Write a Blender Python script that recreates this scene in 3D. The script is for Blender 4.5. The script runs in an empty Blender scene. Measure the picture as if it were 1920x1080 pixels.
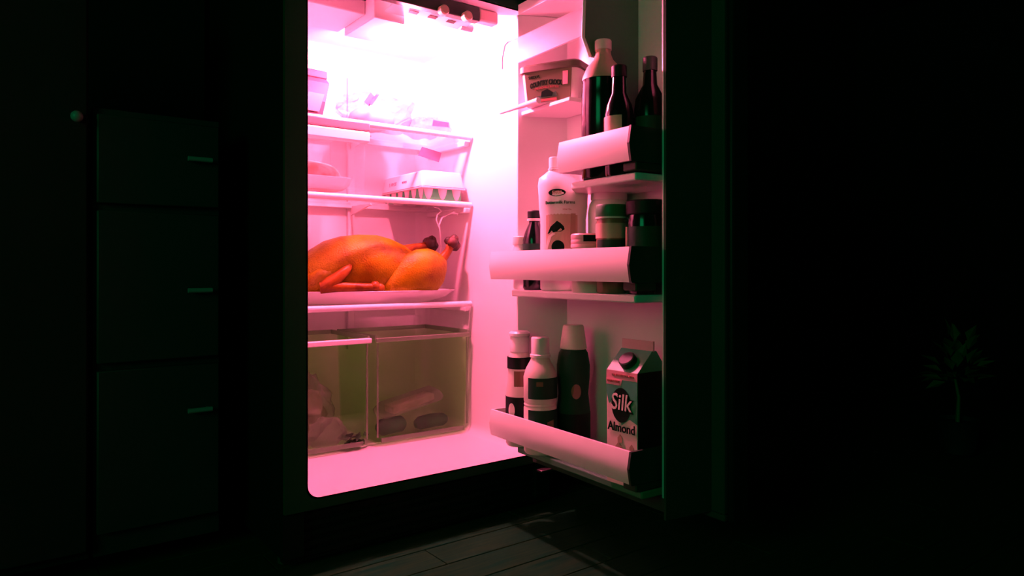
import bpy, bmesh, math, random
from mathutils import Vector, Matrix, noise
random.seed(7)
PI = math.pi
S = bpy.context.scene
COL = S.collection

# ------------------------------------------------------------------ camera
cam = bpy.data.cameras.new('camera')
cam.sensor_width = 36.0
cam.lens = 1331.8 / 1920 * 36.0
cam.shift_y = -36.8 / 1920
cam.clip_start = 0.02
cam_o = bpy.data.objects.new('camera', cam)
cam_o.location = (-0.5744, -1.4885, 0.65375)
cam_o.rotation_euler = (PI / 2, 0, -0.64811)
COL.objects.link(cam_o)
S.camera = cam_o

# ------------------------------------------------------------------ world: dim green night ambience of the room
W = bpy.data.worlds.new('night')
S.world = W
W.use_nodes = True
W.node_tree.nodes['Background'].inputs[0].default_value = (0.02, 1.0, 0.42, 1)
W.node_tree.nodes['Background'].inputs[1].default_value = 0.012
BULB = 4700.0
LAMP_COL = (1.0, 0.122, 0.262)
# added green fill light, set in a made-up window in the left wall
wl = bpy.data.lights.new('added_green_fill', 'AREA')
wl.shape = 'RECTANGLE'; wl.size = 1.3; wl.size_y = 1.1
wl.energy = 15.0; wl.color = (0.02, 1.0, 0.32)
wl_o = bpy.data.objects.new('added_green_fill', wl)
wl_o.location = (-2.66, -1.50, 1.35); wl_o.rotation_euler = (0, -PI / 2, 0)
COL.objects.link(wl_o)

S.view_settings.view_transform = 'Standard'
S.view_settings.look = 'None'
S.view_settings.exposure = 0.0
S.view_settings.gamma = 1.0
S.view_settings.use_curve_mapping = False
S.cycles.transparent_max_bounces = 40
S.cycles.max_bounces = 12
S.cycles.diffuse_bounces = 3
S.cycles.sample_clamp_indirect = 8.0

# ------------------------------------------------------------------ materials
def mat(name, col, rough=0.5, metal=0.0, spec=0.5, bump=0.0, bscale=60.0, var=0.0, vscale=12.0, col2=None, stretch=None, sheen=0):
    m = bpy.data.materials.new(name)
    m.use_nodes = True
    nt = m.node_tree
    b = nt.nodes['Principled BSDF']
    b.inputs['Base Color'].default_value = (*col, 1)
    b.inputs['Roughness'].default_value = rough
    b.inputs['Metallic'].default_value = metal
    b.inputs['Specular IOR Level'].default_value = spec
    tc = nt.nodes.new('ShaderNodeTexCoord')
    vec = tc.outputs['Object']
    if stretch:
        mp = nt.nodes.new('ShaderNodeMapping')
        mp.inputs['Scale'].default_value = stretch
        nt.links.new(vec, mp.inputs['Vector'])
        vec = mp.outputs['Vector']
    if var > 0 or col2:
        n = nt.nodes.new('ShaderNodeTexNoise')
        n.inputs['Scale'].default_value = vscale
        n.inputs['Detail'].default_value = 5
        nt.links.new(vec, n.inputs['Vector'])
        r = nt.nodes.new('ShaderNodeValToRGB')
        c2 = col2 if col2 else tuple(min(1, c * (1 + var)) for c in col)
        c1 = col if col2 else tuple(c * (1 - var) for c in col)
        r.color_ramp.elements[0].position = 0.38
        r.color_ramp.elements[1].position = 0.62
        r.color_ramp.elements[0].color = (*c1, 1)
        r.color_ramp.elements[1].color = (*c2, 1)
        nt.links.new(n.outputs['Fac'], r.inputs['Fac'])
        nt.links.new(r.outputs['Color'], b.inputs['Base Color'])
    if bump > 0:
        n2 = nt.nodes.new('ShaderNodeTexNoise')
        n2.inputs['Scale'].default_value = bscale
        n2.inputs['Detail'].default_value = 4
        nt.links.new(vec, n2.inputs['Vector'])
        bp = nt.nodes.new('ShaderNodeBump')
        bp.inputs['Strength'].default_value = bump
        bp.inputs['Distance'].default_value = 0.002
        nt.links.new(n2.outputs['Fac'], bp.inputs['Height'])
        nt.links.new(bp.outputs['Normal'], b.inputs['Normal'])
    return m

def clear(name, tint, fog=0.1, fogcol=(0.8, 0.8, 0.8), gloss=0.10, rough=0.08):
    """thin clear plastic or glass: transparent + a little haze + a little gloss"""
    m = bpy.data.materials.new(name)
    m.use_nodes = True
    nt = m.node_tree
    for n in list(nt.nodes):
        nt.nodes.remove(n)
    out = nt.nodes.new('ShaderNodeOutputMaterial')
    tr = nt.nodes.new('ShaderNodeBsdfTransparent'); tr.inputs['Color'].default_value = (*tint, 1)
    df = nt.nodes.new('ShaderNodeBsdfDiffuse'); df.inputs['Color'].default_value = (*fogcol, 1)
    tl = nt.nodes.new('ShaderNodeBsdfTranslucent'); tl.inputs['Color'].default_value = (*fogcol, 1)
    hz = nt.nodes.new('ShaderNodeMixShader'); hz.inputs[0].default_value = 0.4
    nt.links.new(df.outputs[0], hz.inputs[1]); nt.links.new(tl.outputs[0], hz.inputs[2])
    m1 = nt.nodes.new('ShaderNodeMixShader'); m1.inputs[0].default_value = fog
    nt.links.new(tr.outputs[0], m1.inputs[1]); nt.links.new(hz.outputs[0], m1.inputs[2])
    gl = nt.nodes.new('ShaderNodeBsdfGlossy'); gl.inputs['Roughness'].default_value = rough
    lw = nt.nodes.new('ShaderNodeLayerWeight'); lw.inputs['Blend'].default_value = 0.5
    pw = nt.nodes.new('ShaderNodeMath'); pw.operation = 'POWER'; pw.inputs[1].default_value = 4.0
    fr = nt.nodes.new('ShaderNodeMath'); fr.operation = 'MULTIPLY_ADD'
    fr.inputs[1].default_value = gloss * 4; fr.inputs[2].default_value = gloss * 0.35
    nt.links.new(lw.outputs['Facing'], pw.inputs[0]); nt.links.new(pw.outputs[0], fr.inputs[0])
    m2 = nt.nodes.new('ShaderNodeMixShader')
    nt.links.new(fr.outputs[0], m2.inputs[0])
    nt.links.new(m1.outputs[0], m2.inputs[1]); nt.links.new(gl.outputs[0], m2.inputs[2])
    nt.links.new(m2.outputs[0], out.inputs['Surface'])
    return m

M = {}
M['liner'] = mat('white_liner_plastic', (0.74, 0.74, 0.74), 0.38, bump=0.05, bscale=300)
M['white'] = mat('white_plastic', (0.84, 0.82, 0.82), 0.32)
M['bar'] = mat('white_bar_plastic', (0.84, 0.82, 0.82), 0.35)
M['doorshade'] = mat('shade_toned_plastic', (0.06, 0.20, 0.11), 0.6, spec=0.2)  # white door plastic with its shade put into the colour
M['enamel'] = mat('black_enamel', (0.004, 0.012, 0.008), 0.45, spec=0.2, bump=0.1, bscale=400)
M['blackplastic'] = mat('black_plastic', (0.02, 0.05, 0.03), 0.55, spec=0.3)
M['rim'] = mat('dark_rim_paint', (0.01, 0.06, 0.03), 0.6, spec=0.2)
M['gasket'] = mat('dark_rubber', (0.03, 0.05, 0.035), 0.7, spec=0.2)
M['steel'] = mat('steel', (0.75, 0.72, 0.7), 0.3, metal=1.0)
M['glass'] = clear('shelf_glass', (0.97, 0.98, 0.97), 0.04)
M['crisper'] = clear('crisper_plastic', (0.86, 1.0, 0.82), 0.04, (0.30, 0.46, 0.26), 0.035)
M['crisperedge'] = clear('crisper_rim_plastic', (0.55, 0.75, 0.55), 0.35, (0.5, 0.6, 0.45), 0.12)
M['delibox'] = clear('deli_drawer_plastic', (0.985, 0.985, 0.985), 0.05, (0.85, 0.8, 0.85), 0.03)
M['film'] = clear('plastic_film', (0.90, 0.89, 0.90), 0.30, (0.50, 0.46, 0.50), 0.15, 0.2)
M['hood'] = clear('dairy_hood_plastic', (0.9, 0.88, 0.9), 0.35, (0.8, 0.75, 0.78), 0.05, 0.5)
M['steam'] = clear('steam', (1, 1, 1), 0.45, (0.95, 0.9, 0.92), 0.0)
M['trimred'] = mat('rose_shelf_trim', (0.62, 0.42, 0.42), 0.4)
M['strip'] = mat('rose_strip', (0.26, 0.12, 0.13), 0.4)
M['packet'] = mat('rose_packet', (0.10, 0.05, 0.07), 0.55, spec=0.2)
M['skin'] = mat('roasted_skin', (0.22, 0.10, 0.001), 0.34, spec=0.22, bump=1.0, bscale=230, vscale=14, col2=(0.34, 0.23, 0.001))
M['skindark'] = mat('browned_skin', (0.14, 0.038, 0.003), 0.40, spec=0.2, bump=0.5, bscale=120, vscale=30, col2=(0.28, 0.085, 0.008))
M['char'] = mat('charred_bone_end', (0.012, 0.012, 0.004), 0.6, bump=0.8, bscale=90, vscale=45, col2=(0.07, 0.018, 0.008))
M['china'] = mat('white_china', (0.84, 0.80, 0.81), 0.15)
M['carton_white'] = mat('white_foam', (0.85, 0.83, 0.84), 0.7)
M['cup'] = mat('grey_pulp_cup', (0.62, 0.55, 0.53), 0.8, bump=0.3)
M['green'] = mat('cup_gap_shade', (0.03, 0.30, 0.10), 0.7)  # egg carton core; shadow between the cups is put into this green
M['meat'] = mat('red_meat', (0.72, 0.22, 0.16), 0.4, vscale=40, col2=(0.8, 0.45, 0.4))
M['paper'] = mat('white_paper', (0.84, 0.82, 0.84), 0.7)
M['lilac'] = mat('lilac_print', (0.16, 0.09, 0.16), 0.6)
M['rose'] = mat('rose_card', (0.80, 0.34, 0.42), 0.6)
M['leaf'] = mat('dark_leaf', (0.008, 0.05, 0.015), 0.5, vscale=30, col2=(0.02, 0.10, 0.03))
M['veg'] = mat('dark_green_skin', (0.002, 0.06, 0.02), 0.5, spec=0.2, vscale=20, col2=(0.006, 0.11, 0.03))
M['pale'] = mat('pale_produce', (0.55, 0.50, 0.35), 0.7, vscale=25, col2=(0.30, 0.36, 0.18))
M['dglass'] = mat('dark_bottle_glass', (0.002, 0.010, 0.006), 0.15, spec=0.45)
M['dlabel'] = mat('dark_label', (0.006, 0.05, 0.025), 0.55, spec=0.2)
M['dlabel2'] = mat('black_label', (0.003, 0.012, 0.008), 0.55, spec=0.2)
M['tan'] = mat('tan_plastic', (0.55, 0.40, 0.30), 0.45)
M['cream'] = mat('cream_plastic', (0.80, 0.72, 0.66), 0.4)
M['milk'] = mat('milky_plastic', (0.84, 0.80, 0.81), 0.3)
M['tub'] = mat('tub_plastic', (0.13, 0.14, 0.07), 0.6, spec=0.2)  # tub front label, darkened for the shade it sits in
M['tubclear'] = mat('pale_tub_plastic', (0.80, 0.72, 0.74), 0.35)
M['tubprint'] = mat('tub_print', (0.14, 0.16, 0.09), 0.6)
M['tublid'] = mat('tub_lid_plastic', (0.07, 0.075, 0.035), 0.5)  # lid darkened for the same shade as the tub front
M['ink'] = mat('dark_ink', (0.003, 0.020, 0.010), 0.8, spec=0.05)
M['inkg'] = mat('green_ink', (0.015, 0.11, 0.045), 0.6)
M['inkr'] = mat('red_ink', (0.45, 0.10, 0.10), 0.6)
M['ctgreen'] = mat('carton_teal', (0.01, 0.33, 0.15), 0.45)
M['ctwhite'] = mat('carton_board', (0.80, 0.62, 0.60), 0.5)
M['almond'] = mat('almond_brown', (0.40, 0.28, 0.20), 0.6)
M['jarlid'] = mat('green_jar_lid', (0.015, 0.16, 0.05), 0.4)
M['jam'] = mat('brown_jar', (0.22, 0.13, 0.08), 0.25)
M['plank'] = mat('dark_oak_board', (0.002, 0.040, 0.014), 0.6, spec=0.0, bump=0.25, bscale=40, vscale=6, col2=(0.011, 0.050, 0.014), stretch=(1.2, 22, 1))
M['joint'] = mat('floor_base', (0.01, 0.01, 0.01), 0.9)
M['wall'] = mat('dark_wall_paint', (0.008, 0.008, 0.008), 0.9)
M['cabinet'] = mat('dark_cabinet_paint', (0.03, 0.03, 0.03), 0.5)
M['pull'] = mat('brushed_pull', (0.32, 0.32, 0.32), 0.35)
M['pot'] = mat('dark_pot', (0.01, 0.01, 0.01), 0.7)
M['yleaf'] = mat('dim_leaf', (0.03, 0.12, 0.03), 0.6)
def emis(name, col, k):
    m = bpy.data.materials.new(name); m.use_nodes = True
    nt = m.node_tree
    nt.nodes.remove(nt.nodes['Principled BSDF'])
    e = nt.nodes.new('ShaderNodeEmission')
    e.inputs['Color'].default_value = (*col, 1); e.inputs['Strength'].default_value = k
    nt.links.new(e.outputs[0], nt.nodes['Material Output'].inputs['Surface'])
    return m
M['bulb'] = emis('lit_bulb', LAMP_COL, BULB)

# ------------------------------------------------------------------ mesh helpers
class MB:
    def __init__(s):
        s.v = []; s.f = []
    def add(s, vs, fs):
        o = len(s.v)
        s.v += [tuple(p) for p in vs]
        s.f += [tuple(i + o for i in q) for q in fs]
        return s
    def box(s, x0, x1, y0, y1, z0, z1):
        vs = [(x, y, z) for z in (z0, z1) for y in (y0, y1) for x in (x0, x1)]
        return s.add(vs, [(0, 2, 3, 1), (4, 5, 7, 6), (0, 1, 5, 4), (2, 6, 7, 3), (0, 4, 6, 2), (1, 3, 7, 5)])
    def rings(s, rs, cap=True):
        n = len(rs[0]); vs = [p for r in rs for p in r]; fs = []
        for k in range(len(rs) - 1):
            for i in range(n):
                j = (i + 1) % n
                fs.append((k * n + i, k * n + j, (k + 1) * n + j, (k + 1) * n + i))
        if cap:
            fs.append(tuple(range(n))[::-1]); fs.append(tuple((len(rs) - 1) * n + i for i in range(n)))
        return s.add(vs, fs)
    def lathe(s, prof, c=(0, 0, 0), seg=32, sx=1.0, sy=1.0, cap=True):
        return s.rings([[(c[0] + r * sx * math.cos(2 * PI * i / seg), c[1] + r * sy * math.sin(2 * PI * i / seg), c[2] + z) for i in range(seg)] for r, z in prof], cap)
    def tube(s, path, rad, seg=12, flat=1.0):
        path = [Vector(p) for p in path]; rs = []
        for k, p in enumerate(path):
            t = (path[min(k + 1, len(path) - 1)] - path[max(k - 1, 0)]).normalized()
            up = Vector((0, 1, 0)) if abs(t.y) < 0.9 else Vector((0, 0, 1))
            a = t.cross(up).normalized(); b = a.cross(t).normalized()
            r = rad[k] if isinstance(rad, (list, tuple)) else rad
            rs.append([p + a * (r * math.cos(2 * PI * i / seg)) + b * (r * flat * math.sin(2 * PI * i / seg)) for i in range(seg)])
        return s.rings(rs)
    def prism(s, poly, z0, z1):
        n = len(poly)
        vs = [(x, y, z0) for x, y in poly] + [(x, y, z1) for x, y in poly]
        fs = [tuple(range(n))[::-1], tuple(range(n, 2 * n))] + [(i, (i + 1) % n, n + (i + 1) % n, n + i) for i in range(n)]
        return s.add(vs, fs)
    def extr(s, poly, x0, x1):            # polygon in (y, z), extruded along x
        n = len(poly)
        vs = [(x0, y, z) for y, z in poly] + [(x1, y, z) for y, z in poly]
        fs = [tuple(range(n)), tuple(range(n, 2 * n))[::-1]] + [(i, n + i, n + (i + 1) % n, (i + 1) % n) for i in range(n)]
        return s.add(vs, fs)
    def sph(s, c, r, sx=1, sy=1, sz=1, seg=16, nr=10):
        return s.lathe([(r * math.sin(PI * (k + 0.02) / (nr + 0.04)) , -r * sz * math.cos(PI * (k + 0.02) / (nr + 0.04))) for k in range(nr + 1)], c, seg, sx, sy)
    def build(s, name, m, parent=None, bevel=0.0, smooth=True, loc=None, rot=None, sub=0, disp=None, ang=0.7):
        me = bpy.data.meshes.new(name)
        me.from_pydata(s.v, [], s.f)
        bm = bmesh.new(); bm.from_mesh(me)
        bmesh.ops.recalc_face_normals(bm, faces=bm.faces)
        bm.to_mesh(me); bm.free()
        o = bpy.data.objects.new(name, me)
        COL.objects.link(o)
        me.materials.append(m)
        if parent: o.parent = parent
        if loc: o.location = loc
        if rot is not None: o.rotation_euler = (0, 0, rot)
        if bevel > 0:
            b = o.modifiers.new('bevel', 'BEVEL'); b.width = bevel; b.segments = 2; b.limit_method = 'ANGLE'; b.angle_limit = 0.6
        if sub:
            u = o.modifiers.new('sub', 'SUBSURF'); u.levels = sub; u.render_levels = sub
        if disp:
            for v in me.vertices:
                v.co += Vector(noise.noise_vector(v.co * disp[1])) * disp[0]
        if smooth:
            for p in me.polygons: p.use_smooth = True
            if bevel > 0 or ang:
                try:
                    me.set_sharp_from_angle(angle=ang)
                except Exception:
                    pass
        return o

def tag(o, label=None, cat=None, group=None, kind=None):
    if label: o['label'] = label
    if cat: o['category'] = cat
    if group: o['group'] = group
    if kind: o['kind'] = kind
    return o
def empty(name, loc, rot=0.0):
    o = bpy.data.objects.new(name, None)
    o.location = loc; o.rotation_euler = (0, 0, rot); o.empty_display_size = 0.05
    COL.objects.link(o)
    return o
def rrect(x0, x1, z0, z1, r, n=6):
    pts = []
    for cx, cz, a0 in ((x1 - r, z1 - r, 0), (x0 + r, z1 - r, PI / 2), (x0 + r, z0 + r, PI), (x1 - r, z0 + r, 1.5 * PI)):
        for k in range(n + 1):
            a = a0 + PI / 2 * k / n
            pts.append((cx + r * math.cos(a), cz + r * math.sin(a)))
    return pts
def text(name, body, size, m, parent, loc, width=None, cyl=None, shear=0.0, thick=0.0006, arc=0.0, tilt=0.0, bold=0.0):
    """lettering in the local XZ plane facing -Y; cyl = radius of a round surface it wraps"""
    cu = bpy.data.curves.new(name, 'FONT')
    cu.body = body; cu.size = size; cu.align_x = 'CENTER'; cu.align_y = 'CENTER'
    cu.extrude = thick; cu.shear = shear; cu.resolution_u = 3; cu.offset = bold
    t = bpy.data.objects.new('tmp', cu); COL.objects.link(t)
    dg = bpy.context.evaluated_depsgraph_get()
    me = bpy.data.meshes.new_from_object(t.evaluated_get(dg))
    bpy.data.objects.remove(t); bpy.data.curves.remove(cu)
    xs = [v.co.x for v in me.vertices]
    k = width / (max(xs) - min(xs)) if width else 1.0
    for v in me.vertices:
        x, y, z = v.co.x * k, v.co.y, v.co.z
        y += x * tilt - arc * x * x
        if cyl:
            R = cyl + z; a = x / cyl
            v.co = (R * math.sin(a), cyl - R * math.cos(a), y)
        else:
            v.co = (x, -z, y)
    me.name = name
    me.materials.clear(); me.materials.append(m)
    o = bpy.data.objects.new(name, me); COL.objects.link(o)
    o.parent = parent; o.location = loc
    return o
def patch(name, poly, m, parent, y, cyl=None, th=0.0012, loc=(0, 0, 0)):
    """flat print or label in local XZ, its face at -Y"""
    n = len(poly)
    if cyl:
        def P(x, z, d): a = x / cyl; R = cyl + d; return (R * math.sin(a), -R * math.cos(a), z)
        vs = [P(x, z, th) for x, z in poly] + [P(x, z, -th) for x, z in poly]
    else:
        vs = [(x, y - th, z) for x, z in poly] + [(x, y + th, z) for x, z in poly]
    fs = [tuple(range(n)), tuple(range(n, 2 * n))[::-1]] + [(i, n + i, n + (i + 1) % n, (i + 1) % n) for i in range(n)]
    return MB().add(vs, fs).build(name, m, parent, smooth=False, loc=loc)
def band(a0, a1, R, z0, z1, th=0.001, seg=24, c=(0, 0)):
    """curved label: part of a cylinder shell, angle measured from -Y"""
    rs = []
    for k in range(seg + 1):
        a = a0 + (a1 - a0) * k / seg
        s_, c_ = math.sin(a), -math.cos(a)
        rs.append([(c[0] + (R + d) * s_, c[1] + (R + d) * c_, z) for d, z in ((th, z0), (th, z1), (-th, z1), (-th, z0))])
    return MB().rings(rs)
def oval(cx, cz, rx, rz, n=24):
    return [(cx + rx * math.cos(2 * PI * i / n), cz + rz * math.sin(2 * PI * i / n)) for i in range(n)]

# ------------------------------------------------------------------ room
fl = MB().box(-2.6, 5.2, -3.6, 1.45, -0.06, -0.012).build('floor', M['joint'], smooth=False)
tag(fl, 'dark wooden board floor in front of the open fridge', 'floor', kind='structure')
pm = {}
row = 0
y = -1.05
while y < 0.9:
    x = -1.6 + (row % 3) * 0.31
    while x < 3.2:
        L = 0.93
        key = (row + int(x * 10)) % 4
        if key not in pm:
            o = MB().box(-L / 2 + 0.001, L / 2 - 0.001, -0.0485, 0.0485, -0.012, 0).build('floor_board', M['plank'], fl, bevel=0.0015, smooth=False)
            pm[key] = o
        else:
            o = pm[key].copy(); COL.objects.link(o); o.parent = fl
        o.location = (x + L / 2, y + 0.05, 0.0)
        x += L
    y += 0.1
    row += 1
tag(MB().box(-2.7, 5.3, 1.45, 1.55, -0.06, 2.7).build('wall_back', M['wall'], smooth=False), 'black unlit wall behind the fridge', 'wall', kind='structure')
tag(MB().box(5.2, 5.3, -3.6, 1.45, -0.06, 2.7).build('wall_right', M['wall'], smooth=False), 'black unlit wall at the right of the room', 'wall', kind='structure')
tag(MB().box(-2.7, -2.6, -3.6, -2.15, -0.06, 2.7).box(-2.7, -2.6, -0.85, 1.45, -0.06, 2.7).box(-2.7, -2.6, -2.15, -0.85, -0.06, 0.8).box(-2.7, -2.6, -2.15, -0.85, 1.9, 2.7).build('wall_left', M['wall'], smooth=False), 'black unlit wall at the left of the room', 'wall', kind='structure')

wn = MB().box(-2.63, -2.59, -2.15, -2.11, 0.8, 1.9).box(-2.63, -2.59, -0.89, -0.85, 0.8, 1.9).box(-2.63, -2.59, -2.11, -0.89, 0.8, 0.84).box(-2.63, -2.59, -2.11, -0.89, 1.86, 1.9).box(-2.625, -2.595, -1.515, -1.485, 0.84, 1.86).build('added_window_1', M['wall'], smooth=False)  # made-up window out of view, framing the added green fill
tag(wn, 'added window frame in the left wall, out of view, around the green fill light', 'window', kind='structure')
for y_ in (-2.11, -1.485):
    MB().box(-2.612, -2.608, y_, y_ + 0.595, 0.84, 1.86).build('pane', M['glass'], wn, smooth=False)
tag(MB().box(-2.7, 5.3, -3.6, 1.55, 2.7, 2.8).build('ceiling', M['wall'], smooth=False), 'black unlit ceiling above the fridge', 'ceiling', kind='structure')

# ------------------------------------------------------------------ refrigerator
WI, DI, ZF, ZC = 0.64, 0.60, 0.155, 1.334      # inside width, depth, floor, ceiling
fr = empty('refrigerator', (0, 0, 0))
tag(fr, 'black refrigerator standing open with a brightly lit white inside', 'refrigerator')
sh = MB()
sh.box(-0.05, -0.004, 0.012, 0.66, 0.03, 1.75); sh.box(0.644, 0.69, 0.012, 0.66, 0.03, 1.75)
sh.box(-0.05, 0.69, 0.604, 0.66, 0.03, 1.75); sh.box(-0.004, 0.644, 0.012, 0.604, 0.13, 0.15)
sh.box(-0.004, 0.644, 0.012, 0.604, 1.339, 1.75)
sh.build('cabinet_shell', M['enamel'], fr, smooth=False)
# rim round the opening
inner = rrect(0, WI, ZF, ZC, 0.028)
n = len(inner)
def outp(k):
    c = k // 7
    return ((0.69, 1.365), (-0.05, 1.365), (-0.05, 0.13), (0.69, 0.13))[c]
rim = MB()
for k in range(n):
    j = (k + 1) % n
    a, b = inner[k], inner[j]; A, B = outp(k), outp(j)
    f = [(a[0], 0, a[1]), (b[0], 0, b[1])]
    if A == B: rim.add(f + [(A[0], 0, A[1])], [(0, 1, 2)])
    else: rim.add(f + [(B[0], 0, B[1]), (A[0], 0, A[1])], [(0, 1, 2, 3)])
rim.add([(x, y, z) for y in (0, 0.0125) for x, z in ((-0.05, 0.13), (0.69, 0.13), (0.69, 1.365), (-0.05, 1.365))], [(0, 1, 5, 4), (1, 2, 6, 5), (2, 3, 7, 6), (3, 0, 4, 7)])
rim.build('opening_rim', M['rim'], fr, smooth=False)
# liner: rounded box open to the front
def ring(ins, y, off=0.0):
    return [(x, y, z) for x, z in rrect(ins - off, WI - ins + off, ZF + ins - off, ZC - ins + off, 0.028)]
lin = MB()
prof = [(0, 0.0)] + [(0, 0.56)] + [(0.04 * (1 - math.cos(a)), 0.56 + 0.04 * math.sin(a)) for a in (0.3, 0.6, 0.9, 1.2, PI / 2)]
rr = [ring(i, y) for i, y in prof]
lin.rings(rr, cap=False)
lin.add(rr[-1], [tuple(range(n))])
lin.rings([ring(0, 0.0), ring(0, 0.0, 0.0035), ring(0, 0.6, 0.0035)], cap=False)
lin.build('liner', M['liner'], fr, ang=0.5)
# freezer door above, kick grille below, hinge
MB().box(-0.05, 0.69, -0.065, -0.004, 1.385, 1.75).build('freezer_door', M['enamel'], fr, bevel=0.008)
g = MB().box(-0.04, 0.68, 0.03, 0.06, 0.012, 0.128)
g.build('kick_grille', M['enamel'], fr, smooth=False)
for k in range(5):
    MB().box(-0.03, 0.67, 0.022, 0.034, 0.024 + k * 0.021, 0.034 + k * 0.021).build('grille_slat', M['enamel'], fr, smooth=False)
for x in (-0.02, 0.66):
    for y in (0.08, 0.6):
        MB().lathe([(0.018, 0), (0.018, 0.03)], (x, y, 0), 12).build('foot', M['blackplastic'], fr)
hb = MB().box(0.63, 0.70, -0.028, 0.0, 0.108, 0.114).lathe([(0.008, 0.114), (0.008, 0.129)], (0.6885, -0.018, 0), 12)
tag(hb.build('hinge_bracket', M['steel'], fr, bevel=0.001), 'shiny steel lower hinge bracket')
# track on the back wall
tr = MB().box(0.356, 0.378, 0.588, 0.602, 0.40, 1.25).build('shelf_track', M['liner'], fr, bevel=0.002)
# shelves
def shelf(z, x0, x1, y0, trim_m, name='glass_shelf'):
    s_ = MB().box(x0, x1, y0 + 0.004, 0.585, z - 0.006, z).build(name, M['glass'], fr, smooth=False)
    t_ = MB().tube([(x0, y0, z - 0.006), (x1, y0, z - 0.006)], 0.0085, 12).build('front_trim', trim_m, s_)
    MB().box(x0, x1, 0.578, 0.588, z - 0.012, z + 0.008).build('rear_trim', M['white'], s_, bevel=0.002)
    for x in (0.367,):
        if x < x1:
            MB().extr([(0.59, z - 0.006), (0.45, z - 0.006), (0.45, z - 0.010), (0.59, z - 0.034)], x - 0.003, x + 0.003).build('support_arm', M['white'], s_, smooth=False)
    return s_
shelf(0.853, 0.004, 0.634, 0.316, M['white'])
shelf(0.552, 0.004, 0.634, 0.316, M['white'])
shelf(1.058, 0.004, 0.634, 0.316, M['white'])
# right-hand shelf brackets on the wall
for z in (0.853, 0.552, 1.058):
    MB().box(0.622, 0.640, 0.33, 0.56, z - 0.03, z - 0.0135).build('wall_bracket', M['liner'], fr, bevel=0.003)
# deli drawer
dd = MB()
x0, x1, y0, y1, z0, z1 = 0.012, 0.288, 0.322, 0.565, 0.868, 1.035
t = 0.003
dd.box(x0, x1, y0, y0 + t, z0, z1).box(x0, x1, y1 - t, y1, z0, z1).box(x0, x0 + t, y0 + t, y1 - t, z0, z1).box(x1 - t, x1, y0 + t, y1 - t, z0, z1).box(x0 + t, x1 - t, y0 + t, y1 - t, z0, z0 + t)
deli = dd.build('deli_drawer', M['delibox'], fr, smooth=False)
MB().extr([(0.300, 1.030), (0.300, 1.052), (0.322, 1.052), (0.322, 1.030)], 0.006, 0.292).build('rose_strip', M['strip'], deli, bevel=0.003)
MB().extr([(0.296, 0.998), (0.294, 1.026), (0.321, 1.028), (0.321, 0.996)], 0.006, 0.290).build('drawer_handle', M['white'], deli, bevel=0.004)
# crisper drawers
def crisper(x0, x1, trim):
    y0, y1, z0, z1 = 0.315, 0.575, 0.162, 0.455
    o = MB()
    s_ = 0.012
    vs = lambda z, d, i: [(x0 + d + i, y0 + d * 0.6 + i, z), (x1 - d - i, y0 + d * 0.6 + i, z), (x1 - d - i, y1 - i, z), (x0 + d + i, y1 - i, z)]
    o.rings([vs(z1, 0, 0.003), vs(z1, 0, 0), vs(z0, s_, 0)], cap=False)
    o.rings([vs(z1, 0, 0.003), vs(z0 + 0.003, s_, 0.003)], cap=False)
    o.add(vs(z0, s_, 0), [(0, 1, 2, 3)]); o.add(vs(z0 + 0.003, s_, 0.003), [(0, 1, 2, 3)])
    d_ = o.build('crisper_drawer', M['crisper'], fr, smooth=False)
    if trim:
        MB().extr([(0.300, 0.448), (0.300, 0.462), (0.3145, 0.462), (0.3145, 0.448)], x0, x1).build('drawer_handle', M['white'], d_, bevel=0.003)
    else:
        MB().extr([(0.304, 0.448), (0.304, 0.460), (0.3145, 0.460), (0.3145, 0.448)], x0, x1).build('drawer_handle', M['crisperedge'], d_, bevel=0.002)
    r_ = MB().box(x0, x0 + 0.006, y0, y1, z1, z1 + 0.012).box(x1 - 0.006, x1, y0, y1, z1, z1 + 0.012).box(x0, x1, y1 - 0.006, y1, z1, z1 + 0.012)
    r_.build('drawer_rim', M['crisperedge'], d_, smooth=False)
    MB().box(x0 + 0.02, x1 - 0.02, y0 - 0.002, y0 + 0.004, z0 + 0.004, z0 + 0.016).build('front_rib', M['crisperedge'], d_, smooth=False)
    for x in (x0 + 0.006, x1 - 0.010):
        MB().box(x, x + 0.004, y0 - 0.001, y0 + 0.003, z0 + 0.02, z1 - 0.01).build('corner_rib', M['crisperedge'], d_, smooth=False)
    return d_
tag(crisper(0.008, 0.298, True), 'left clear crisper drawer with a white handle')
tag(crisper(0.314, 0.628, False), 'right clear crisper drawer with a clear handle')
# light housing and control panel under the ceiling
duct = MB().box(0.216, 0.302, 0.12, 0.30, 1.276, 1.333).build('air_duct', M['liner'], fr, bevel=0.003)
MB().box(0.02, 0.216, 0.17, 0.34, 1.296, 1.333).build('air_duct', M['liner'], fr, bevel=0.003)
cp = MB().box(0.10, 0.475, 0.036, 0.060, 1.296, 1.333).build('control_panel', M['blackplastic'], fr, bevel=0.002)
MB().box(0.475, 0.535, 0.036, 0.066, 1.300, 1.333).build('panel_end_cap', M['trimred'], cp, bevel=0.005)
for x in (0.36, 0.43):
    kn = MB(); kn.rings([[(x + r * math.cos(2 * PI * i / 16), y, 1.298 + r * math.sin(2 * PI * i / 16)) for i in range(16)] for r, y in ((0.013, 0.037), (0.013, 0.022), (0.010, 0.018))])
    kn.build('control_knob', M['tan'], cp, ang=0.6)
ls = MB().extr([(0.062, 1.300), (0.062, 1.304), (0.112, 1.296), (0.112, 1.292)], 0.24, 0.47).build('lamp_shield', M['white'], fr, smooth=False)
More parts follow.
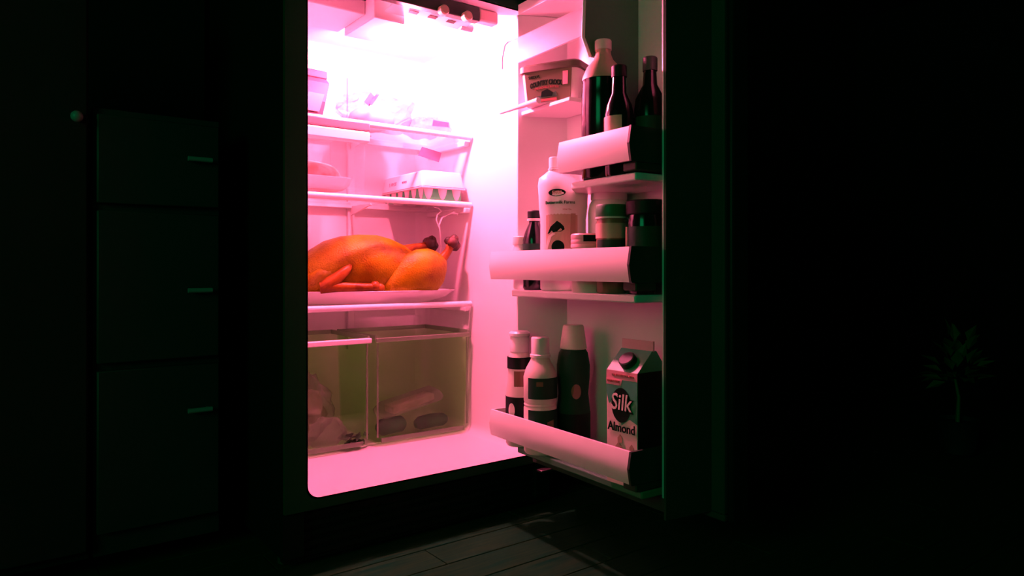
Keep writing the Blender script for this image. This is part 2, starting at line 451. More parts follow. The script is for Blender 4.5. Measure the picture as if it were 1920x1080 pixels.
for x in (0.305, 0.36, 0.415):
    MB().extr([(0.075, 1.2965), (0.075, 1.2975), (0.088, 1.2955), (0.088, 1.2945)], x - 0.012, x + 0.012).build('vent_slot', M['gasket'], ls, smooth=False)
MB().tube([(0.455, 0.10, 1.298), (0.492, 0.10, 1.298)], 0.010, 14).build('lamp_socket', M['trimred'], fr, ang=0.6)
bulb = MB().lathe([(0.002, -0.032), (0.012, -0.030), (0.019, -0.02), (0.021, -0.008), (0.019, 0.004), (0.012, 0.018), (0.010, 0.034)], (0.345, 0.20, 1.290), 18)
tag(bulb.build('light_bulb', M['bulb'], fr), 'lit bulb under the ceiling')

# ------------------------------------------------------------------ fridge door (local: x = along the door, -y = towards the shelves)
AL = 1.5154
DROT = math.atan2(-math.sin(AL), -math.cos(AL))
HX, HY = 0.6885, -0.0293
door = MB().box(0.004, 0.575, 0.004, 0.058, 0.13, 1.362).build('door', M['enamel'], fr, bevel=0.006, loc=(HX, HY, 0), rot=DROT)
def DP(poly): return [(a, -b) for a, b in poly]
dl = MB()
plan = [(0.004, 0), (-0.016, 0.124), (-0.012, 0.129), (-0.006, 0.129), (0.046, 0.006), (0.494, 0.006), (0.5055, 0.127), (0.508, 0.129), (0.5125, 0.1285), (0.526, 0)]
dl.prism(DP(plan), 0.190, 1.318)
dl.prism(DP([(0.004, 0), (-0.014, 0.12), (-0.008, 0.127), (0.512, 0.127), (0.517, 0.12), (0.526, 0)]), 1.318, 1.345)
dl.build('door_liner', M['liner'], door, bevel=0.004, ang=0.5)
gk = MB().box(0.002, 0.565, -0.009, 0.004, 0.134, 0.148).box(0.002, 0.565, -0.009, 0.004, 1.346, 1.360).box(0.5275, 0.565, -0.009, 0.004, 0.148, 1.346)
MB().prism(DP([(0.006, 0.001), (0.02, 0.10), (0.51, 0.10), (0.525, 0.001)]), 0.150, 0.188).build('shaded_liner_foot', M['gasket'], door, smooth=False)  # bottom of the white liner, coloured dark for the shadow below the ledge
gk.build('door_gasket', M['gasket'], door, bevel=0.003)
MB().prism(DP([(0.5275, 0.001), (0.5128, 0.1285), (0.5138, 0.1300), (0.5190, 0.1290), (0.533, 0.001)]), 0.148, 1.345).build('side_shade_strip', M['blackplastic'], door, smooth=False)  # black strip painting the shade on the white liner's outer side
# ledges
def ledge(z, a0, a1, b=0.186, th=0.016, m='white'):
    MB().prism(DP([(a0, 0.004), (a0 - 0.004, b - 0.01), (a0 + 0.004, b), (a1 - 0.004, b), (a1, b - 0.01), (a1, 0.004)]), z - th, z).build('door_ledge', M[m], door, bevel=0.003)
ledge(0.600, 0.045, 0.493)
ledge(0.205, 0.045, 0.493, 0.168, 0.016, 'doorshade')  # bottom ledge coloured dark for the shadow under the bar
MB().prism(DP([(0.212, 0.004), (0.222, 0.12), (0.275, 0.176), (0.285, 0.184), (0.489, 0.184), (0.493, 0.174), (0.493, 0.004)]), 0.830, 0.846).build('door_ledge', M['white'], door, bevel=0.003)
# retaining bars: bowed front, returns at both ends, free end faced in black for its shade
def bar(z0, z1, a0, a1, sag=0.0):
    h = z1 - z0
    pr = [(-0.1990 - 0.006 * math.sin(PI * k / 8), z0 + h * k / 8) for k in range(9)]
    back = [(y + 0.007, z) for y, z in reversed(pr)]
    o = MB().extr(pr + back, a0, a1).build('door_bar', M['bar'], door, ang=0.9)
    prof2 = [(-0.1975, z0), (-0.2035, (z0 + z1) / 2), (-0.1975, z1), (-0.104, z1), (-0.100, (z0 + z1) / 2), (-0.104, z0)]
    MB().extr(prof2, a0 - 0.0045, a0).build('bar_end', M['bar'], o, smooth=False)
    pe = [(-0.2000, z0 - 0.001), (-0.2062, (z0 + z1) / 2), (-0.2000, z1 + 0.001), (-0.104, z1 + 0.001), (-0.090, (z0 + z1) / 2), (-0.104, z0 - 0.001)]
    tag(MB().extr(pe, a1, a1 + 0.006).build('bar_end_shade', M['blackplastic'], o, smooth=False), 'free end of the white door bar, its shade painted black')
    tag(MB().box(a1 - 0.035, a1 + 0.004, -0.185, -0.10, z0 - 0.018, z0).build('bar_clip', M['blackplastic'], o, bevel=0.003), 'black clip under the bar end')
    return o
bar(0.626, 0.697, -0.026, 0.488)
bar(0.224, 0.289, -0.026, 0.488)
bar(0.868, 0.937, 0.262, 0.488)
# dairy compartment: floor, side panel, clear hood, lip
MB().prism(DP([(0.005, 0.006), (-0.004, 0.115), (0.004, 0.125), (0.205, 0.125), (0.205, 0.006)]), 1.052, 1.062).build('dairy_floor', M['white'], door, bevel=0.002)
MB().tube([(-0.035, -0.165, 1.061), (0.135, -0.165, 1.061)], [0.004, 0.0075], 12).build('dairy_lip', M['white'], door)
MB().extr([(-0.082, 1.125), (-0.082, 0.852), (-0.006, 0.852), (-0.006, 1.318), (-0.128, 1.318), (-0.166, 1.26), (-0.170, 1.165), (-0.150, 1.125)], 0.308, 0.314).build('dairy_side_panel', M['doorshade'], door, bevel=0.002)  # white panel with its unlit side painted dark, carried down behind the bottles
MB().tube([(0.311, -0.129, 1.318), (0.311, -0.168, 1.26), (0.311, -0.1715, 1.165), (0.311, -0.151, 1.125)], 0.004, 8).build('panel_edge', M['white'], door)  # panel's lit edge, kept white against the darkened side
hd = MB()
hp = [(-0.118, 1.262), (-0.150, 1.246), (-0.160, 1.235), (-0.168, 1.20), (-0.168, 1.172)]
hd.extr(hp + [(y + 0.003, z - 0.001) for y, z in reversed(hp)], -0.020, 0.306)
hood = hd.build('dairy_hood', M['hood'], door, ang=0.9)
tag(MB().tube([(-0.021, y, z) for y, z in [(-0.09, 1.27)] + hp], 0.0022, 8).build('hood_edge', M['rose'], hood), 'thin dark edge of the clear hood')

# ------------------------------------------------------------------ things on the door
U = Vector((-math.cos(AL), -math.sin(AL), 0)); NV = Vector((-math.sin(AL), math.cos(AL), 0))
def dpos(a, b, z): return Vector((HX, HY, 0)) + U * a + NV * b + Vector((0, 0, z))
CAMROT = math.radians(-52)
Z3, Z2, Z1 = 0.846, 0.600, 0.205

# tall bottles on the top bar
def bottle(name, a, b, z, prof, m, label, group=None, rot=DROT, seg=32):
    t_ = empty(name, dpos(a, b, z), rot)
    MB().lathe(prof, seg=seg).build('bottle_body', m, t_, ang=0.9)
    return tag(t_, label, 'bottle', group)
A = bottle('juice_bottle', 0.335, 0.134, Z3, [(0.041, 0), (0.0475, 0.006), (0.048, 0.19), (0.046, 0.215), (0.0475, 0.222)], M['dglass'],
           'large bottle with a tan shoulder and dark contents, leftmost behind the top door bar')
MB().lathe([(0.0475, 0.222), (0.045, 0.232), (0.036, 0.252), (0.022, 0.268), (0.0175, 0.28), (0.0165, 0.290)]).build('bottle_shoulder', M['tan'], A, ang=0.9)
MB().lathe([(0.0185, 0.290), (0.0185, 0.310), (0.017, 0.312)]).build('bottle_cap', M['cream'], A, ang=0.6)
B = bottle('sauce_bottle', 0.412, 0.157, Z3, [(0.028, 0), (0.0305, 0.005), (0.0305, 0.13), (0.027, 0.15), (0.0165, 0.175), (0.0145, 0.21)], M['dglass'],
           'dark bottle with a tan band, second from left behind the top door bar')
MB().lathe([(0.0165, 0.21), (0.0165, 0.232), (0.015, 0.234)]).build('bottle_cap', M['dlabel2'], B, ang=0.6)
band(-2.4, 1.0, 0.0305, 0.05, 0.125).build('bottle_label', M['tan'], B)
C_ = bottle('oil_bottle', 0.443, 0.098, Z3, [(0.031, 0), (0.0335, 0.005), (0.0335, 0.145), (0.031, 0.165), (0.0155, 0.195), (0.0135, 0.225)], M['dglass'],
            'black bottle with a long slim neck, third from left behind the top door bar')
MB().lathe([(0.0155, 0.225), (0.0155, 0.252), (0.014, 0.254)]).build('bottle_cap', M['blackplastic'], C_, ang=0.6)
band(-2.2, 2.2, 0.0335, 0.03, 0.125).build('bottle_label', M['dlabel'], C_)
Dd = bottle('dressing_bottle', 0.472, 0.044, Z3, [(0.021, 0), (0.0235, 0.005), (0.0235, 0.17), (0.021, 0.195), (0.013, 0.215), (0.012, 0.245)], M['dglass'],
            'narrow dark bottle at the back by the free edge of the door, top bar')
MB().lathe([(0.014, 0.245), (0.014, 0.268), (0.013, 0.27)]).build('bottle_cap', M['tan'], Dd, ang=0.6)

# margarine tub in the dairy compartment
tb = empty('margarine_tub', dpos(0.105, 0.088, 1.062), math.radians(-66))
tag(tb, 'rectangular margarine tub with a printed front, in the dairy compartment of the door', 'tub')
def rr3(hx, hy, r, z): return [(x, y, z) for x, y in rrect(-hx, hx, -hy, hy, r, 5)]
MB().rings([rr3(0.070, 0.040, 0.018, 0), rr3(0.072, 0.042, 0.018, 0.003), rr3(0.079, 0.049, 0.02, 0.083)]).build('tub_body', M['tubclear'], tb, ang=0.6)
MB().rings([rr3(0.082, 0.052, 0.022, 0.078), rr3(0.084, 0.054, 0.022, 0.080), rr3(0.084, 0.054, 0.022, 0.094), rr3(0.080, 0.050, 0.02, 0.098)]).build('tub_lid', M['tublid'], tb, ang=0.5)
def tilt_front(o):            # the tub's front leans outwards a little
    o.rotation_euler = (0.085, 0, 0); return o
pl = tilt_front(patch('front_label', [(-0.058, 0.004), (0.058, 0.004), (0.064, 0.079), (-0.064, 0.079)], M['tub'], tb, 0, loc=(0, -0.0425, 0)))
text('lettering', 'COUNTRY CROCK', 0.017, M['ink'], pl, (-0.006, -0.0015, 0.050), width=0.088, arc=3.0, bold=0.0006)
text('lettering', "SHEDD'S", 0.010, M['ink'], pl, (-0.038, -0.0015, 0.066), width=0.03)
text('lettering', 'SPREADABLE BUTTER', 0.007, M['inkr'], pl, (-0.004, -0.0015, 0.039), width=0.066, arc=3.0)
patch('label_window', [(0.040, 0.040), (0.053, 0.040), (0.055, 0.072), (0.041, 0.072)], M['rose'], pl, -0.001)
patch('printed_barn', [(-0.020, 0.016), (0.010, 0.016), (0.012, 0.024), (-0.002, 0.034), (-0.018, 0.029)], M['ink'], pl, -0.0012)
patch('printed_field', [(-0.034, 0.014), (0.024, 0.014), (0.020, 0.026), (0.008, 0.022), (-0.030, 0.019)], M['inkg'], pl, -0.0006)
patch('printed_banner', [(-0.042, 0.005), (0.022, 0.005), (0.022, 0.011), (-0.042, 0.011)], M['inkr'], pl, -0.0008)

# middle bar
wj = empty('small_jar', dpos(0.026, 0.135, Z2), CAMROT)
tag(wj, 'small white jar at the hinge end behind the middle door bar', 'jar')
MB().lathe([(0.022, 0), (0.025, 0.004), (0.025, 0.105), (0.022, 0.115)]).build('jar_body', M['milk'], wj, ang=0.8)
MB().lathe([(0.026, 0.114), (0.0265, 0.116), (0.0265, 0.134), (0.025, 0.136)]).build('jar_lid', M['cream'], wj, ang=0.6)
db = bottle('soy_sauce_bottle', 0.083, 0.140, Z2, [(0.026, 0), (0.029, 0.005), (0.029, 0.125), (0.024, 0.145), (0.0145, 0.165), (0.013, 0.178)], M['dglass'],
            'small dark bottle left of the big white jug behind the middle door bar', rot=CAMROT)
MB().lathe([(0.0175, 0.178), (0.0175, 0.196), (0.016, 0.198)]).build('bottle_cap', M['dlabel2'], db, ang=0.6)
MB().lathe([(0.0185, 0.172), (0.0185, 0.178)]).build('cap_ring', M['cream'], db, ang=0.6)
band(-2.2, 2.2, 0.029, 0.03, 0.115).build('bottle_label', M['dlabel'], db)
# the white jug with the printed label
bj = empty('milk_jug', dpos(0.184, 0.128, Z2), CAMROT)
tag(bj, 'tall white plastic jug with an oval logo label behind the middle door bar', 'jug')
jp = [(0.050, 0), (0.055, 0.005), (0.0555, 0.03), (0.055, 0.17), (0.0585, 0.20), (0.0595, 0.23), (0.056, 0.252), (0.044, 0.270), (0.026, 0.282), (0.017, 0.290), (0.016, 0.296)]
MB().lathe(jp, sy=0.80, seg=40).build('jug_body', M['milk'], bj, ang=0.9)
for v in bj.children[0].data.vertices:
    f_ = min(1, max(0, (v.co.z - 0.235) / 0.045)); v.co.x -= 0.017 * f_ * f_ * (3 - 2 * f_)
MB().lathe([(0.0175, 0.294), (0.0175, 0.318), (0.016, 0.320)], (-0.017, 0, 0)).build('jug_cap', M['white'], bj, ang=0.6)
MB().lathe([(0.0195, 0.289), (0.0195, 0.293)], (-0.017, 0, 0)).build('cap_ring', M['white'], bj, ang=0.6)
FR = 0.055  # label sits on the oval front: use an effective radius
def jlab(x, rx=0.0555, ry=0.0444): return -ry * math.sqrt(max(0, 1 - (x / rx) ** 2))
def jpatch(name, poly, m, d=0.0008, par=None):
    vs = [(x, jlab(x) - d, z) for x, z in poly] + [(x, jlab(x) + 0.002, z) for x, z in poly]
    k = len(poly)
    fs = [tuple(range(k)), tuple(range(k, 2 * k))[::-1]] + [(i, k + i, k + (i + 1) % k, (i + 1) % k) for i in range(k)]
    return MB().add(vs, fs).build(name, m, par or bj, smooth=False)
def jgrid(name, x0, x1, z0, z1, m, d=0.0006):
    q = MB()
    for k in range(10):
        xa, xb = x0 + (x1 - x0) * k / 10, x0 + (x1 - x0) * (k + 1) / 10
        q.add([(xa, jlab(xa) - d, z0), (xb, jlab(xb) - d, z0), (xb, jlab(xb) - d, z1), (xa, jlab(xa) - d, z1)], [(0, 1, 2, 3)])
    return q.build(name, m, bj, smooth=True)
lb = jgrid('front_label', -0.034, 0.040, 0.10, 0.205, M['tan'])
jl = lambda p, m, nm, d=0.0012: jpatch(nm, p, m, d, lb)
ov = oval(-0.006, 0.231, 0.021, 0.0085)
def jo(nm, body, size, m, x, z, w, d=0.0012, **k):
    o = text(nm, body, size, m, lb, (0, 0, 0), width=w, **k)
    for v in o.data.vertices:
        xx = v.co.x + x
        v.co = (xx, jlab(xx) - d + v.co.y, v.co.z + z)
    return o
MBo = [(x, -0.0475 * math.sqrt(1 - (x / 0.0595) ** 2) - 0.0006, z) for x, z in ov]
MB().add(MBo + [(x, y + 0.003, z) for x, y, z in MBo], [tuple(range(24))] + [(i, 24 + i, 24 + (i + 1) % 24, (i + 1) % 24) for i in range(24)]).build('oval_logo', M['ink'], lb, smooth=False)
og = text('lettering', 'FARM', 0.010, M['tan'], lb, (0, 0, 0), width=0.022, bold=0.0004)
for v in og.data.vertices:
    xx = v.co.x - 0.006
    v.co = (xx, -0.0475 * math.sqrt(1 - (xx / 0.0595) ** 2) - 0.0016 + v.co.y, v.co.z + 0.231)
jo('lettering', 'Buttermilk Farms', 0.0105, M['ink'], 0.0, 0.208, 0.070, d=0.0035)
jo('lettering', 'low fat', 0.006, M['inkr'], 0.018, 0.192, 0.020)
jl([(-0.030, 0.135), (-0.022, 0.152), (-0.012, 0.160), (-0.006, 0.165), (0.002, 0.160), (0.010, 0.152), (0.012, 0.145), (0.004, 0.140), (-0.010, 0.139)], M['ink'], 'printed_tree')
jl([(0.024, 0.112), (0.036, 0.112), (0.036, 0.182), (0.026, 0.182)], M['almond'], 'printed_panel')
jl(oval(-0.004, 0.104, 0.0155, 0.0155), M['ink'], 'printed_berry', 0.0020)
jl([(-0.036, 0.098), (-0.030, 0.098), (-0.020, 0.128), (-0.010, 0.134), (-0.014, 0.138), (-0.028, 0.130)], M['cream'], 'printed_swirl', 0.0016)
# wide white jar behind
mj = empty('mayonnaise_jar', dpos(0.262, 0.052, Z2), CAMROT)
tag(mj, 'wide milky white jar with a small label, behind the jug on the middle door bar', 'jar')
MB().lathe([(0.044, 0), (0.049, 0.006), (0.049, 0.135), (0.0495, 0.185), (0.046, 0.205), (0.040, 0.215)]).build('jar_body', M['milk'], mj, ang=0.9)
MB().lathe([(0.042, 0.214), (0.043, 0.216), (0.043, 0.236), (0.041, 0.238)]).build('jar_lid', M['white'], mj, ang=0.6)
lbm = band(-0.9, 0.9, 0.049, 0.085, 0.135).build('jar_label', M['paper'], mj)
patch('printed_bottle', [(0.004, 0.09), (0.016, 0.09), (0.016, 0.118), (0.012, 0.131), (0.008, 0.131), (0.004, 0.118)], M['inkg'], lbm, 0, cyl=0.0505)
patch('printed_block', [(0.018, 0.092), (0.026, 0.092), (0.026, 0.131), (0.018, 0.131)], M['almond'], lbm, 0, cyl=0.0505)
text('lettering', 'REAL', 0.012, M['lilac'], lbm, (-0.006, -0.0508, 0.125), width=0.02, cyl=0.05)
text('lettering', 'MAYO', 0.010, M['rose'], lbm, (-0.008, -0.0508, 0.108), width=0.02, cyl=0.05)
# low jar in front of it
lj = empty('preserve_jar', dpos(0.297, 0.146, Z2), CAMROT)
tag(lj, 'low pink striped jar between the white jug and the brown jar, middle door bar', 'jar')
MB().lathe([(0.034, 0), (0.0365, 0.004), (0.0365, 0.100)]).build('jar_body', M['cream'], lj, ang=0.7)
MB().lathe([(0.0385, 0.1), (0.0385, 0.106), (0.0375, 0.108), (0.0385, 0.110), (0.0385, 0.116), (0.0375, 0.118), (0.0385, 0.120), (0.0385, 0.128), (0.036, 0.131)]).build('jar_lid', M['trimred'], lj, ang=0.5)
band(-0.1, 0.75, 0.0388, 0.113, 0.127).build('lid_print', M['ink'], lj)
# brown jar with green lid
gj = empty('relish_jar', dpos(0.376, 0.146, Z2), CAMROT)
tag(gj, 'brown jar with a green lid and tan label, middle door bar', 'jar')
MB().lathe([(0.030, 0), (0.033, 0.004), (0.033, 0.150), (0.030, 0.163)]).build('jar_body', M['jam'], gj, ang=0.8)
MB().lathe([(0.0335, 0.163), (0.0345, 0.165), (0.0345, 0.187), (0.033, 0.190)]).build('jar_lid', M['jarlid'], gj, ang=0.6)
MB().lathe([(0.0350, 0.160), (0.0350, 0.164)]).build('lid_ring', M['cream'], gj, ang=0.6)
lbg = band(-1.4, 1.5, 0.033, 0.118, 0.150).build('jar_label', M['tan'], gj)
band(-1.0, 1.5, 0.033, 0.04, 0.115).build('jar_print', M['dlabel'], gj)
# tall dark jar
bgj = empty('pickle_jar', dpos(0.452, 0.118, Z2), CAMROT)
tag(bgj, 'big dark green jar by the free edge, rightmost on the middle door bar', 'jar')
MB().lathe([(0.038, 0), (0.042, 0.005), (0.042, 0.150), (0.039, 0.165)]).build('jar_body', M['dglass'], bgj, ang=0.8)
MB().lathe([(0.0405, 0.165), (0.0425, 0.167), (0.0425, 0.192), (0.040, 0.195)]).build('jar_lid', M['dlabel2'], bgj, ang=0.6)
tag(band(-1.45, -1.05, 0.042, 0.04, 0.140).build('jar_label', M['tan'], bgj), 'tan edge of the dark jar label')
band(-1.0, 1.6, 0.042, 0.04, 0.140).build('jar_print', M['dlabel'], bgj)

# bottom bar: three bottles and a carton
b1 = bottle('dressing_bottle', 0.034, 0.152, Z1, [(0.031, 0), (0.0345, 0.006), (0.0345, 0.135), (0.030, 0.160), (0.0285, 0.185), (0.031, 0.205), (0.028, 0.225), (0.021, 0.240)], M['cream'],
            'squeeze bottle with a white flip cap and black label, leftmost on the bottom door bar', rot=CAMROT)
fc = MB().lathe([(0.0235, 0.236), (0.025, 0.238), (0.0245, 0.272), (0.022, 0.276)]).build('flip_cap', M['white'], b1, ang=0.6)
MB().lathe([(0.027, 0.277), (0.027, 0.284), (0.022, 0.289)]).build('cap_lid', M['white'], fc, ang=0.6)
l1 = band(-1.9, 2.2, 0.0345, 0.03, 0.125).build('front_label', M['dlabel2'], b1)
patch('printed_oval', oval(-0.012, 0.092, 0.009, 0.018), M['cream'], l1, 0, cyl=0.0352)
band(-2.2, 2.2, 0.0297, 0.195, 0.224, 0.0015).build('neck_label', M['dlabel2'], b1)
band(-0.2, 2.2, 0.030, 0.150, 0.190, 0.0015).build('shoulder_label', M['jam'], b1)
b2 = bottle('milk_bottle', 0.124, 0.152, Z1, [(0.037, 0), (0.0405, 0.006), (0.0405, 0.11), (0.0385, 0.114), (0.0405, 0.118), (0.0385, 0.122), (0.0405, 0.126), (0.041, 0.185), (0.035, 0.205), (0.024, 0.225), (0.0205, 0.236)], M['cream'],
            'bottle with a ribbed white screw cap, middle of three on the bottom door bar', rot=CAMROT)
c2 = MB()
prof = [(0.0215, 0.238), (0.0215, 0.278), (0.020, 0.281)]
for r, z in (): pass
c2.rings([[((r + (0.0006 if i % 2 else -0.0006)) * math.cos(2 * PI * i / 48), (r + (0.0006 if i % 2 else -0.0006)) * math.sin(2 * PI * i / 48), z) for i in range(48)] for r, z in prof])
c2.build('screw_cap', M['white'], b2, ang=1.2)
MB().lathe([(0.0255, 0.232), (0.0255, 0.238), (0.0235, 0.240)]).build('cap_ring', M['white'], b2, ang=0.6)
l2 = band(-0.55, 2.2, 0.0411, 0.135, 0.185).build('shoulder_label', M['dlabel'], b2)
l3 = band(-0.55, 2.2, 0.0406, 0.02, 0.108).build('front_label', M['dlabel'], b2)
patch('printed_berry', oval(0.012, 0.062, 0.013, 0.014), M['ink'], l3, 0, cyl=0.0416)
patch('printed_badge', [(0.0, 0.166), (0.016, 0.166), (0.016, 0.177), (0.0, 0.177)], M['jam'], l2, 0, cyl=0.0421)
patch('printed_sign', [(0.026, 0.045), (0.045, 0.045), (0.045, 0.085), (0.026, 0.080)], M['jam'], l3, 0, cyl=0.0416)
b3 = bottle('creamer_bottle', 0.152, 0.071, Z1, [(0.038, 0), (0.0415, 0.006), (0.041, 0.10), (0.037, 0.14), (0.0405, 0.18), (0.041, 0.21), (0.036, 0.24), (0.029, 0.252)], M['dlabel'],
            'dark bottle with a wide tapered cap, furthest back of three on the bottom bar', rot=CAMROT)
MB().lathe([(0.0325, 0.250), (0.0335, 0.252), (0.0260, 0.305), (0.0235, 0.309)]).build('bottle_cap', M['cream'], b3, ang=0.6)
l4 = band(-1.2, 2.0, 0.0412, 0.02, 0.095).build('front_label', M['dlabel2'], b3)
patch('printed_leaf', oval(0.014, 0.150, 0.012, 0.018), M['jam'], l4, 0, cyl=0.0400)
# almond drink carton
ct = empty('drink_carton', dpos(0.434, 0.128, Z1), DROT + math.radians(4))
tag(ct, 'teal and white almond drink carton on the bottom door bar', 'carton')
hw, hd_, hh = 0.043, 0.045, 0.236
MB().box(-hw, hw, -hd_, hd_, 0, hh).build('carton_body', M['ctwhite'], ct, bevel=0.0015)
MB().box(hw, hw + 0.0008, -hd_ + 0.001, hd_ - 0.001, 0.002, hh).build('carton_side', M['dlabel2'], ct, smooth=False)  # black sheet painting the shade on the side away from the bulb
gb = MB().extr([(-hd_, hh), (hd_, hh), (0.012, hh + 0.042), (-0.001, hh + 0.042)], -hw, hw)
gb.build('gable_top', M['ctgreen'], ct, smooth=False)
MB().box(-hw, hw, 0.002, 0.0065, hh + 0.04, hh + 0.062).build('top_fin', M['trimred'], ct, smooth=False)
cp2 = MB().lathe([(0.0185, 0), (0.0185, 0.014), (0.016, 0.016)]).build('pour_cap', M['blackplastic'], ct, ang=0.6, loc=(0.004, -0.026, hh + 0.016))
cp2.rotation_euler = (math.radians(42), 0, 0)
yf = -hd_ - 0.0004
patch('front_panel', [(-hw, 0.190), (-0.036, 0.166), (-0.024, 0.180), (0.0, 0.125), (0.022, 0.140), (hw, 0.132), (hw, 0.218), (-hw, 0.218)], M['ctgreen'], ct, yf, th=0.0005)
patch('front_banner', [(-hw, 0.219), (hw, 0.219), (hw, 0.2355), (-hw, 0.2355)], M['rose'], ct, yf, th=0.0005)
patch('banner_tab', [(-hw, 0.206), (-0.002, 0.206), (0.002, 0.219), (-hw, 0.219)], M['rose'], ct, yf - 0.0006, th=0.0005)
text('lettering', 'DAIRY FREE', 0.007, M['inkr'], ct, (-0.022, yf - 0.0018, 0.2135), width=0.034)
text('lettering', 'UNSWEETENED', 0.007, M['inkr'], ct, (0.004, yf - 0.0012, 0.227), width=0.06)
patch('logo_oval', oval(-0.001, 0.166, 0.027, 0.036), M['ink'], ct, yf - 0.0008, th=0.0005)
text('lettering', 'Silk', 0.050, M['ink'], ct, (0.001, yf - 0.0018, 0.170), width=0.060, shear=0.12, bold=0.003)
text('lettering', 'Silk', 0.048, M['cream'], ct, (0.0, yf - 0.0028, 0.171), width=0.057, shear=0.12, bold=0.0003)
text('lettering', 'Almond', 0.026, M['ink'], ct, (0.0, yf - 0.0014, 0.119), width=0.076, bold=0.0004)
for k, (x, z, r) in enumerate(((-0.008, 0.076, 0.012), (-0.026, 0.056, 0.010), (0.008, 0.054, 0.012), (0.026, 0.062, 0.010), (-0.004, 0.096, 0.008), (0.028, 0.082, 0.007))):
    patch('printed_almond', [(x - r * 0.7, z - r), (x + r * 0.7, z - r * 0.9), (x + r * 0.8, z + r * 0.3), (x, z + r * 1.2), (x - r * 0.8, z + r * 0.2)], M['almond'], ct, yf - 0.0002 * (k + 1), th=0.0004)

# ------------------------------------------------------------------ roast chicken on its platter
CX, CY, CR = 0.352, 0.418, math.radians(-13.5)
PZ = 0.5525
pt = MB()
def ell(a, b, z, k=48): return [(a * math.cos(2 * PI * i / k), b * math.sin(2 * PI * i / k), z) for i in range(k)]
pt.rings([ell(0.19, 0.070, 0.0), ell(0.20, 0.074, 0.003), ell(0.245, 0.098, 0.017), ell(0.272, 0.112, 0.035), ell(0.275, 0.113, 0.0365), ell(0.271, 0.111, 0.0375), ell(0.24, 0.096, 0.0225), ell(0.205, 0.076, 0.0085)])
plat = pt.build('serving_platter', M['china'], ang=0.9, loc=(CX - 0.012, CY + 0.014, PZ), rot=CR)
tag(plat, 'long oval white china platter under the roast bird', 'platter')
ck = empty('roast_chicken', (CX, CY + 0.010, PZ + 0.014), CR)
ck.scale = (1.07, 1.02, 1.13)
tag(ck, 'glossy golden roast chicken lying breast up on the oval platter', 'chicken')
def blob(name, m, secs, par=None, seg=28, disp=None):
    """loft along x: (x, yc, zc, ry, rz)"""
    rs = [[(x, yc + ry * math.cos(2 * PI * i / seg), zc + rz * math.sin(2 * PI * i / seg)) for i in range(seg)] for x, yc, zc, ry, rz in secs]
    return MB().rings(rs).build(name, m, par or ck, ang=1.5, disp=disp)
body = [(-0.235, 0, 0.040, 0.012, 0.012), (-0.232, 0, 0.042, 0.024, 0.020), (-0.205, 0, 0.050, 0.036, 0.030), (-0.185, 0, 0.056, 0.052, 0.045), (-0.160, 0, 0.064, 0.068, 0.060), (-0.125, 0, 0.073, 0.080, 0.073),
        (-0.08, 0, 0.080, 0.086, 0.080), (-0.03, 0, 0.083, 0.088, 0.083), (0.02, 0, 0.082, 0.087, 0.0815), (0.06, 0, 0.078, 0.082, 0.076), (0.095, 0, 0.072, 0.074, 0.066), (0.125, 0, 0.064, 0.062, 0.052), (0.15, 0, 0.056, 0.046, 0.038), (0.168, 0, 0.052, 0.026, 0.022), (0.174, 0, 0.052, 0.008, 0.008)]
blob('body', M['skin'], body, disp=(0.004, 16))
# thighs: fat lobes at each side running to the leg bones
for sgn in (-1, 1):
    y = sgn * 0.056
    th = [(0.022, y, 0.028, 0.004, 0.006), (0.028, y, 0.030, 0.022, 0.022), (0.048, y, 0.042, 0.038, 0.040), (0.08, y, 0.058, 0.046, 0.055), (0.115, y, 0.066, 0.047, 0.062), (0.15, y, 0.069, 0.043, 0.061), (0.175, y * 0.97, 0.070, 0.036, 0.053), (0.192, y * 0.93, 0.074, 0.026, 0.038), (0.202, y * 0.9, 0.082, 0.014, 0.020), (0.205, y * 0.9, 0.086, 0.005, 0.008)]
    leg = blob('drumstick', M['skin'], th, disp=(0.003, 20))
    if sgn < 0: pth = [(0.180, y * 0.9, 0.086), (0.197, y * 0.85, 0.106), (0.212, y * 0.8, 0.124), (0.222, y * 0.8, 0.142)]
    else: pth = [(0.10, y * 0.6, 0.122), (0.135, y * 0.7, 0.132), (0.165, y * 0.8, 0.138), (0.185, y * 0.8, 0.142)]
    MB().tube(pth, [0.017, 0.0125, 0.0105, 0.012], 14).build('leg_bone', M['skindark'], leg, ang=1.5, disp=(0.0015, 60))
    kx, ky, kz = pth[-1]
    kb = MB().sph((kx, ky - 0.008, kz + 0.004), 0.015).sph((kx + 0.010, ky + 0.006, kz - 0.002), 0.017).sph((kx - 0.006, ky + 0.006, kz + 0.008), 0.0125).sph((kx + 0.007, ky - 0.002, kz + 0.012), 0.013)
    kb.build('bone_knuckle', M['char'], leg, ang=1.5, disp=(0.003, 90))
